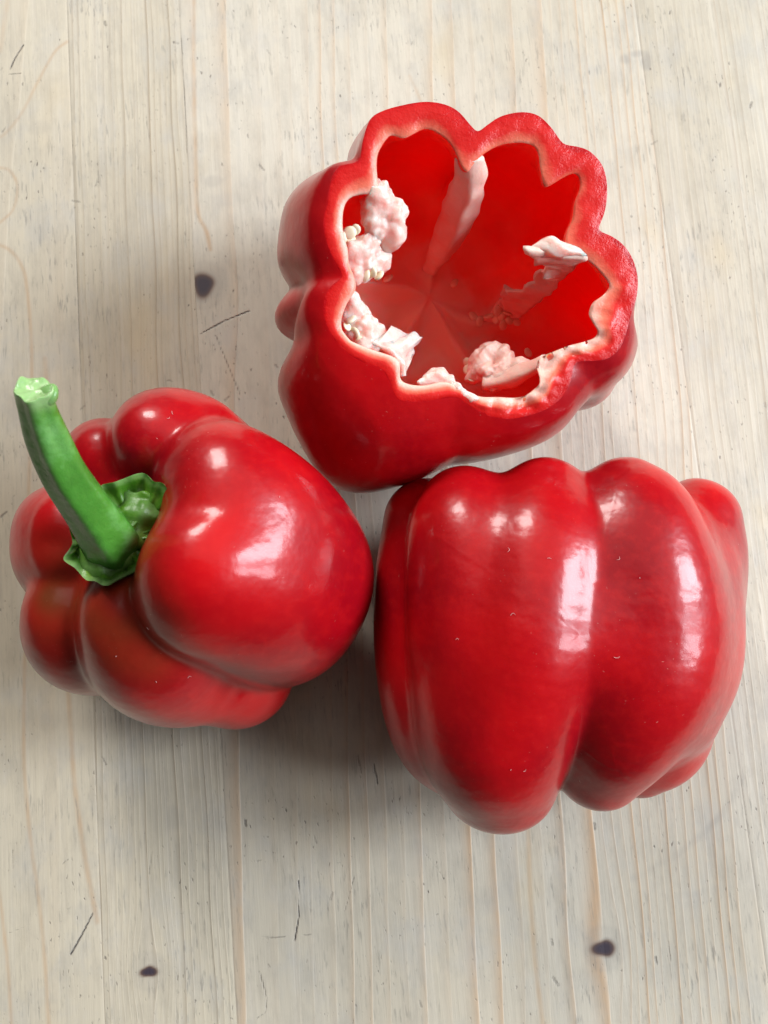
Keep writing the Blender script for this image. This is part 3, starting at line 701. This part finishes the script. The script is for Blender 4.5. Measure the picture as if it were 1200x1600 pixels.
def place(r, depth):
    c = CR - CN * depth
    return c + r[:, None] * (np.cos(PH)[:, None] * E1 + np.sin(PH)[:, None] * E2)
def cut_pepper():
    rows, mats, dep, pal = [], [], [], []
    for s in 1 - np.linspace(0, 1, 80) ** 1.5:                         # from the bottom up to the rim
        q = place(r_out(s), s * CL); c = CR - CN * s * CL
        q = q + 0.0005 * sstep(0, .15, s) * wob(q, .02, 6)[:, None] * (q - c) / .04
        rr = np.linalg.norm(q - c, axis=1)
        q = q + CN * 0.006 * np.exp(-(rr / .012) ** 2)[:, None] * (s > .8)   # blossom end drawn in
        rows.append(q); mats.append(0); dep.append(np.zeros(NPH)); pal.append(np.zeros(NPH))
    torn = np.exp(-(((PH - math.radians(308) + math.pi) % (2 * math.pi) - math.pi) / .6) ** 2)
    for k in range(1, 13):                                             # the cut edge
        x = k / 12.0
        q = place(RO + (RI - RO) * x, 0.0)
        nz = wob(q, .0022, 2) * .00009 + torn * sstep(.15, .5, x) * (wob(q, .0035, 8) * .0011 + wob(q, .0015, 3) * .0006)
        q = q + CN[None] * ((nz + .0002 * math.sin(math.pi * x) - .0006 * x ** 3)[:, None])
        rows.append(q); mats.append(1); dep.append(np.full(NPH, x)); pal.append(torn * .30 * sstep(.2, .7, x) - .26 * x * sstep(-.2, .7, np.cos(PH - math.radians(55))) + .10 * sstep(.3, .9, np.cos(PH - math.radians(200))) * x + .12 * wob(q, .012, 7) * x)
    def pl(zx, zy):
        c = CR - CN * .056; p = on_plane(*zp(zx, zy), c, CN) - c; return np.array([p @ E1, p @ E2])
    RID = [([(528, 540), (515, 600)], 2.6), ([(300, 590), (400, 602), (515, 610)], 2.4), ([(515, 610), (590, 690), (660, 712), (770, 690)], 2.6),
           ([(515, 620), (570, 730), (640, 850)], 2.4), ([(505, 615), (470, 700), (440, 830)], 2.4)]
    RID = [(np.array([pl(*x) for x in L_]), w_ * .001) for L_, w_ in RID]
    for s in np.linspace(0, 1, 80)[1:] ** 1.05:
        q = place(r_in(s), .001 + s * (CL - .0075)); c = CR - CN * s * CL
        rr = np.linalg.norm(q - c, axis=1)
        q = q + CN * 0.005 * np.exp(-(rr / .012) ** 2)[:, None] * sstep(.7, 1, s)
        q = q + CN * (0.0016 * wob(q, .012, 4) * sstep(.75, .95, s))[:, None]
        f2 = q - CR; fu, fv = f2 @ E1, f2 @ E2
        rd = np.zeros(NPH); rp = np.zeros(NPH)
        for L_, w_ in RID:
            d_ = seg_dist(fu, fv, L_) + .0006 * wob(q, .006, 5); rd = np.maximum(rd, np.exp(-(d_ / w_) ** 2)); rp = np.maximum(rp, np.exp(-(d_ / (w_ * 2.4)) ** 2))
        fl_ = sstep(.45, .8, s); q = q + CN * (.0040 * rd * fl_)[:, None]
        rows.append(q); mats.append(2); dep.append(np.ones(NPH))
        pal.append(0.55 * sstep(.22, .0, s) * np.clip(.65 + .8 * wob(q, .010, 9), 0, 1) + LOB * .10 * sstep(.1, .8, s) + 1.15 * np.exp(-(rr / .032) ** 2) * sstep(.52, .85, s) * (.85 + .3 * wob(q, .008, 2)) + .4 * rp * fl_ + .35 * sstep(.3, .9, np.cos(PH - math.radians(225))) * sstep(.2, .6, s))
    n = len(rows); V = np.vstack(rows); F, M = [], []
    for i in range(n - 1):
        b, c = i * NPH, (i + 1) * NPH
        j = np.arange(NPH); j2 = (j + 1) % NPH
        F += np.stack([b + j, b + j2, c + j2, c + j], 1).tolist(); M += [mats[i + 1]] * NPH
    k = len(V); V = np.vstack([V, rows[0].mean(0), rows[-1].mean(0)])
    for j in range(NPH):
        F.append([k, (j + 1) % NPH, j]); M.append(0)
        F.append([k + 1, (n - 1) * NPH + j, (n - 1) * NPH + (j + 1) % NPH]); M.append(2)
    D = np.append(np.concatenate(dep), [0, 1]); A = np.append(np.concatenate(pal), [0, .8])
    print('cut pepper z', V[:, 2].min(), V[:, 2].max())
    return V, F, M, D, A
V, F, M, D, A = cut_pepper()
CUT = thing('bell_pepper', 'topless red bell pepper cut open with pale pith and seeds inside', 'bell pepper', P(690, 520, 0), 'red bell peppers on the table')
DZ = 0.0001 - V[:, 2].min()
FW = mesh_obj('flesh_wall', V + np.array([0, 0, DZ]), F, [SKIN, FLESH, INNER], CUT, attrs={'depth': D, 'pale': A, 'unripe': np.zeros(len(V))}, fmat=M)
sh = np.zeros(len(FW.data.edges), dtype=bool); ev = np.empty(len(sh) * 2, dtype=np.int32); FW.data.edges.foreach_get('vertices', ev); ev = ev.reshape(-1, 2)
sh[((ev // NPH) == 79).all(1)] = True                      # the knife edge between skin and cut
FW.data.edges.foreach_set('use_edge_sharp', sh)

CTR = lambda zx, zy, dep: on_plane(*zp(zx, zy), CR - CN * dep * .001, CN) + np.array([0, 0, DZ])
def unit(x): return x / np.linalg.norm(x)
def ridge(name, path, mat, seed=1, rough=.0004, label=None):
    """a rib of flesh swept down the wall: path of (zoom x, zoom y, depth mm, half width mm, height mm)"""
    q = catmull([np.append(CTR(a, b, d), (w_ * .001, h * .001)) for a, b, d, w_, h in path], 10)
    n, m = len(q), 18; V = []
    T = np.gradient(q[:, :3], axis=0); T /= np.linalg.norm(T, axis=1)[:, None]
    for i in range(n):
        c = q[i, :3]; ax = CR + np.array([0, 0, DZ]); ax = ax + CN * ((c - ax) @ CN)
        inn = ax - c; inn = unit(inn - T[i] * (inn @ T[i])); sd = np.cross(T[i], inn)
        for j in range(m):
            a = 2 * math.pi * j / m; ca, sa = math.cos(a), math.sin(a)
            V.append(c + sd * sa * q[i, 3] * (1.0 if ca < 0 else (1 - .55 * ca)) + inn * ca * q[i, 4])
    V = np.array(V); V = V + rough * np.stack([wob(V, .004, seed), wob(V, .004, seed + 1), wob(V, .004, seed + 2)], 1)
    F = [[i * m + j, i * m + (j + 1) % m, (i + 1) * m + (j + 1) % m, (i + 1) * m + j] for i in range(n - 1) for j in range(m)]
    F += [list(range(m))[::-1], [(n - 1) * m + j for j in range(m)]]
    return mesh_obj(name, V, F, mat, CUT, attrs={'depth': np.full(len(V), .8), 'pale': np.full(len(V), .6)})
def sheet(name, attach, free, mat, thick=1.0, jag=.0008, seed=1, curl=0.0):
    """a torn membrane between the line where it grows on the wall and its free ragged edge"""
    n, m = 70, 14
    def rs(L):
        c = catmull([CTR(*x) for x in L], 12); d = np.concatenate([[0], np.cumsum(np.linalg.norm(np.diff(c, axis=0), axis=1))])
        return np.stack([np.interp(np.linspace(0, d[-1], n), d, c[:, k]) for k in range(3)], 1)
    A_, B_ = rs(attach), rs(free)
    jg = np.stack([wob(B_, .0022, seed + k) + .6 * wob(B_, .0011, seed + k + 2) for k in range(3)], 1) * jag
    B_ = B_ + jg
    V = []
    for x in np.linspace(0, 1, m):
        r = A_ + (B_ - A_) * x; nr = np.cross(np.gradient(A_, axis=0), B_ - A_); nr /= np.linalg.norm(nr, axis=1)[:, None] + 1e-12
        r = r + nr * (.0005 * wob(r, .004, seed)[:, None] + curl * .001 * math.sin(math.pi * x))
        V.append((r, nr, (thick * .0005) * (1.5 - x * 1.1) * (1 + .3 * wob(r, .002, seed + 3))))
    a = np.vstack([r + nr * t[:, None] for r, nr, t in V]); b = np.vstack([r - nr * t[:, None] for r, nr, t in V])
    N = len(a); F = []
    for i in range(m - 1):
        for j in range(n - 1):
            q = [i * n + j, i * n + j + 1, (i + 1) * n + j + 1, (i + 1) * n + j]; F.append(q); F.append([x + N for x in q[::-1]])
    per = [j for j in range(n)] + [i * n + n - 1 for i in range(1, m)] + [(m - 1) * n + j for j in range(n - 2, -1, -1)] + [i * n for i in range(m - 2, 0, -1)]
    for x, y in zip(per, per[1:] + per[:1]): F.append([x, x + N, y + N, y])
    return mesh_obj(name, np.vstack([a, b]), F, mat, CUT)
def clump(blobs, mat, seed=1, sub=6, amp=.00055):
    """spongy pith: blobs (zoom x, zoom y, depth mm, radius mm)"""
    q = [np.append(CTR(a, b, d), r * .00092)[None] for a, b, d, r in blobs]
    rg = np.random.default_rng(seed)
    for x in list(q):                                       # little round knobs of sponge all over
        for _ in range(4):
            w_ = rg.normal(size=3); w_ /= np.linalg.norm(w_); r_ = x[0, 3]
            q.append(np.append(x[0, :3] + w_ * r_ * .85, min(r_ * rg.uniform(.2, .6), .0013))[None])
    cen = np.mean([x[0, :3] for x in q], 0)
    core = np.array([np.append(cen, .0005)])
    v, f = lobed_body([[x] for x in q], core, cen, kout=.00035, kcore=.0004, sub=sub, amp=0, tmin=.0004, relax=0)
    d = v - cen; d /= np.linalg.norm(d, axis=1)[:, None] + 1e-9
    v = v + d * (amp * (wob(v, .0030, seed) + .6 * wob(v, .0014, seed + 2) + .25 * wob(v, .0008, seed + 5)))[:, None]
    return mesh_obj('pith', v, f, mat, CUT)
ridge('rib', [(648, 215, 1, 3.4, 1.5), (642, 290, 8, 4.2, 3.0), (615, 380, 22, 5.0, 4.2), (572, 470, 38, 4.4, 3.8), (525, 555, 56, 2.4, 2.0)], RIB, 2)
sheet('membrane', [(1000, 505, 0.5), (930, 560, 12), (860, 630, 28), (800, 680, 44), (720, 705, 55)],
      [(822, 493, 1.5), (872, 548, 9), (828, 600, 20), (742, 612, 32), (738, 650, 44), (690, 690, 55)], RIB, 1.8, .0012, 3)
ridge('rib', [(1010, 505, 2.0, 1.2, .8), (965, 492, 1.2, 2.0, 1.3), (920, 488, 0.9, 2.3, 1.8), (880, 488, 1.4, 2.2, 1.8), (845, 494, 2.0, 1.7, 1.3), (820, 495, 2.6, .7, .6)], PITH, 5, .0006)
clump([(385, 345, 3, 2.4), (405, 362, 4, 2.6), (420, 390, 4, 2.6), (418, 425, 5, 2.6), (408, 458, 6, 2.4), (395, 475, 7, 1.8), (380, 420, 5, 2.6), (362, 440, 5, 2.6), (352, 400, 4, 2.4), (345, 362, 3, 2.0), (372, 380, 4, 2.6), (430, 372, 4, 1.6), (432, 445, 5, 1.6), (360, 335, 2.5, 1.8), (372, 318, 2, 2.2), (360, 300, 2.5, 2.0), (355, 360, 5, 2.2), (398, 332, 3, 1.8), (335, 345, 4, 1.5)], PITH, 2)
clump([(318, 490, 5, 2.4), (295, 505, 5, 2.0), (288, 488, 5, 1.6), (335, 518, 6, 2.8), (362, 512, 7, 2.4), (380, 530, 8, 1.8), (368, 552, 8, 1.8), (345, 552, 7, 1.8), (318, 540, 6, 2.2), (340, 470, 5, 2.4), (352, 450, 5, 1.8), (308, 525, 6, 2.0), (385, 510, 8, 1.3), (280, 505, 6, 2.2), (290, 545, 6, 2.2), (300, 570, 5, 2.0), (325, 565, 7, 2.0)], PITH, 3)
clump([(295, 650, 4, 1.8), (305, 672, 5, 2.2), (318, 700, 6, 2.6), (335, 718, 6, 2.8), (355, 735, 7, 2.4), (372, 748, 7, 2.0), (365, 762, 6, 2.4), (338, 758, 5, 2.4), (315, 738, 5, 2.4), (300, 705, 5, 2.2), (330, 685, 6, 1.6), (285, 632, 3, 2.0), (272, 660, 5, 2.0), (272, 700, 6, 2.2), (290, 745, 5, 2.2), (320, 775, 4, 2.0), (360, 785, 4, 2.0), (395, 775, 5, 2.0)], PITH, 4)
sheet('membrane', [(350, 775, 2), (400, 800, 2), (430, 832, 2), (440, 872, 3)], [(385, 748, 5), (435, 740, 8), (480, 742, 10), (492, 770, 11), (448, 835, 9)], PITH, 1.6, .0008, 4)
clump([(680, 830, 17, 3.4), (705, 800, 17, 3.0), (745, 812, 16, 3.4), (700, 860, 15, 3.4), (745, 850, 14, 3.4), (790, 845, 12, 2.8), (730, 885, 13, 2.6), (660, 862, 17, 2.2)], RIB, 5)
ridge('rib', [(690, 890, 14, 2.6, 2.0), (760, 880, 11, 3.0, 2.2), (820, 850, 8, 3.0, 2.0), (870, 825, 4, 2.4, 1.6)], RIB, 6)
clump([(500, 892, 2, .8), (520, 880, 2.5, 1.2), (540, 868, 3, 1.4), (562, 870, 3, 1.5), (585, 884, 2.5, 1.3), (605, 906, 1.5, 1.2), (625, 925, 1, 1.0), (648, 938, .6, .9), (660, 942, .5, .7)], PITH, 6, amp=.0005)

def seeds():
    bm = bmesh.new(); bmesh.ops.create_uvsphere(bm, u_segments=12, v_segments=7, radius=1)
    me = bpy.data.meshes.new('seed')
    for vt in bm.verts:
        r = math.hypot(vt.co.x, vt.co.y); th = math.atan2(vt.co.y, vt.co.x)
        k = 1 + .12 * math.cos(th) - .1 * math.cos(2 * th)
        vt.co.x *= .00155 * k; vt.co.y *= .00145 * k; vt.co.z *= .00062 * (1 - .25 * (1 - r))
    for fc in bm.faces: fc.smooth = True
    bm.to_mesh(me); bm.free(); me.materials.append(SEED)
    rr = random.Random(5)
    for zx, zy, d in [(283, 438, 3), (272, 452, 3.5), (300, 430, 3), (290, 462, 4), (350, 560, 5), (372, 568, 6), (328, 566, 5), (284, 700, 3.5), (300, 742, 3.5), (322, 766, 3.5), (278, 722, 3.5), (342, 768, 4),
                      (740, 690, 48), (765, 705, 47), (722, 700, 50), (745, 716, 48), (786, 708, 46), (702, 690, 51), (760, 682, 46), (655, 690, 54), (675, 705, 54), (730, 672, 47),
                      (640, 830, 20), (636, 852, 19), (660, 815, 20), (650, 880, 17), (600, 590, 55), (470, 605, 56), (400, 575, 50), (820, 800, 40)]:
        o = bpy.data.objects.new('seed', me); COL.objects.link(o); o.parent = CUT
        o.location = Vector(CTR(zx, zy, d)) - CUT.location
        o.rotation_euler = (rr.uniform(-.9, .9), rr.uniform(-.9, .9), rr.uniform(0, 6.3))
        k = rr.uniform(.85, 1.1); o.scale = (k, k, k)
seeds()

def surf(o, px, py):
    """the point of a body's skin seen at a photograph pixel, and the way it faces"""
    me = o.data; n = len(me.vertices); c = np.empty(n * 3); me.vertices.foreach_get('co', c); c = c.reshape(-1, 3)
    nn = np.empty(n * 3); me.vertices.foreach_get('normal', nn); nn = nn.reshape(-1, 3)
    wv = c + np.array(o.parent.location) + np.array(o.location)
    d = ray(px, py); d = d / np.linalg.norm(d); r = wv - CAM; al = r @ d
    off = np.linalg.norm(r - al[:, None] * d, axis=1); ok = np.where(off < .0012)[0]
    k = ok[np.argmin(al[ok])]; return wv[k] + nn[k] * .00012, nn[k]
def make_lint():
    m = NT('dust_fibre'); m.bs('Base Color', (0.66, 0.42, 0.40, 1)); m.bs('Roughness', 0.8)
    rr = random.Random(3)
    for body, root, spots in ((LYING_B, LYING, [(790, 855, 1), (795, 957, 1), (707, 998, .6), (965, 1036, 1.2), (973, 868, .9), (858, 866, .8), (822, 1212, .7), (798, 1210, .3), (1005, 900, .3)]),
                              (WHOLE_B, WHOLE, [(272, 640, .9), (268, 650, .6), (440, 770, .3), (175, 1030, .3), (225, 985, .7), (300, 1060, .8), (250, 1070, .4), (320, 820, .3), (240, 690, .3)])):
        V, F = [], []
        for px, py, k in spots:
            p, n = surf(body, px, py)
            a = unit(np.cross(n, [rr.uniform(-1, 1), rr.uniform(-1, 1), .1])); b = np.cross(n, a)
            L = .0011 * k; w_ = .00005; cv = rr.choice((-1, 1)) * rr.uniform(1.0, 2.8); m_ = 9; base = len(V)
            for i in range(m_):
                th = cv * (i / (m_ - 1) - .5); x = L * (i / (m_ - 1) - .5)
                c = p + a * x + b * (L * .28 * (math.cos(th) - 1) * 2 * (1 if cv > 0 else -1)) + n * .00008
                for q in range(4):
                    an = math.pi / 2 * q; V.append(c + w_ * (math.cos(an) * b + math.sin(an) * n))
            for i in range(m_ - 1):
                for q in range(4): F.append([base + i * 4 + q, base + i * 4 + (q + 1) % 4, base + (i + 1) * 4 + (q + 1) % 4, base + (i + 1) * 4 + q])
        o = mesh_obj('lint', V, F, m.m, root); o['kind'] = 'stuff'
make_lint()
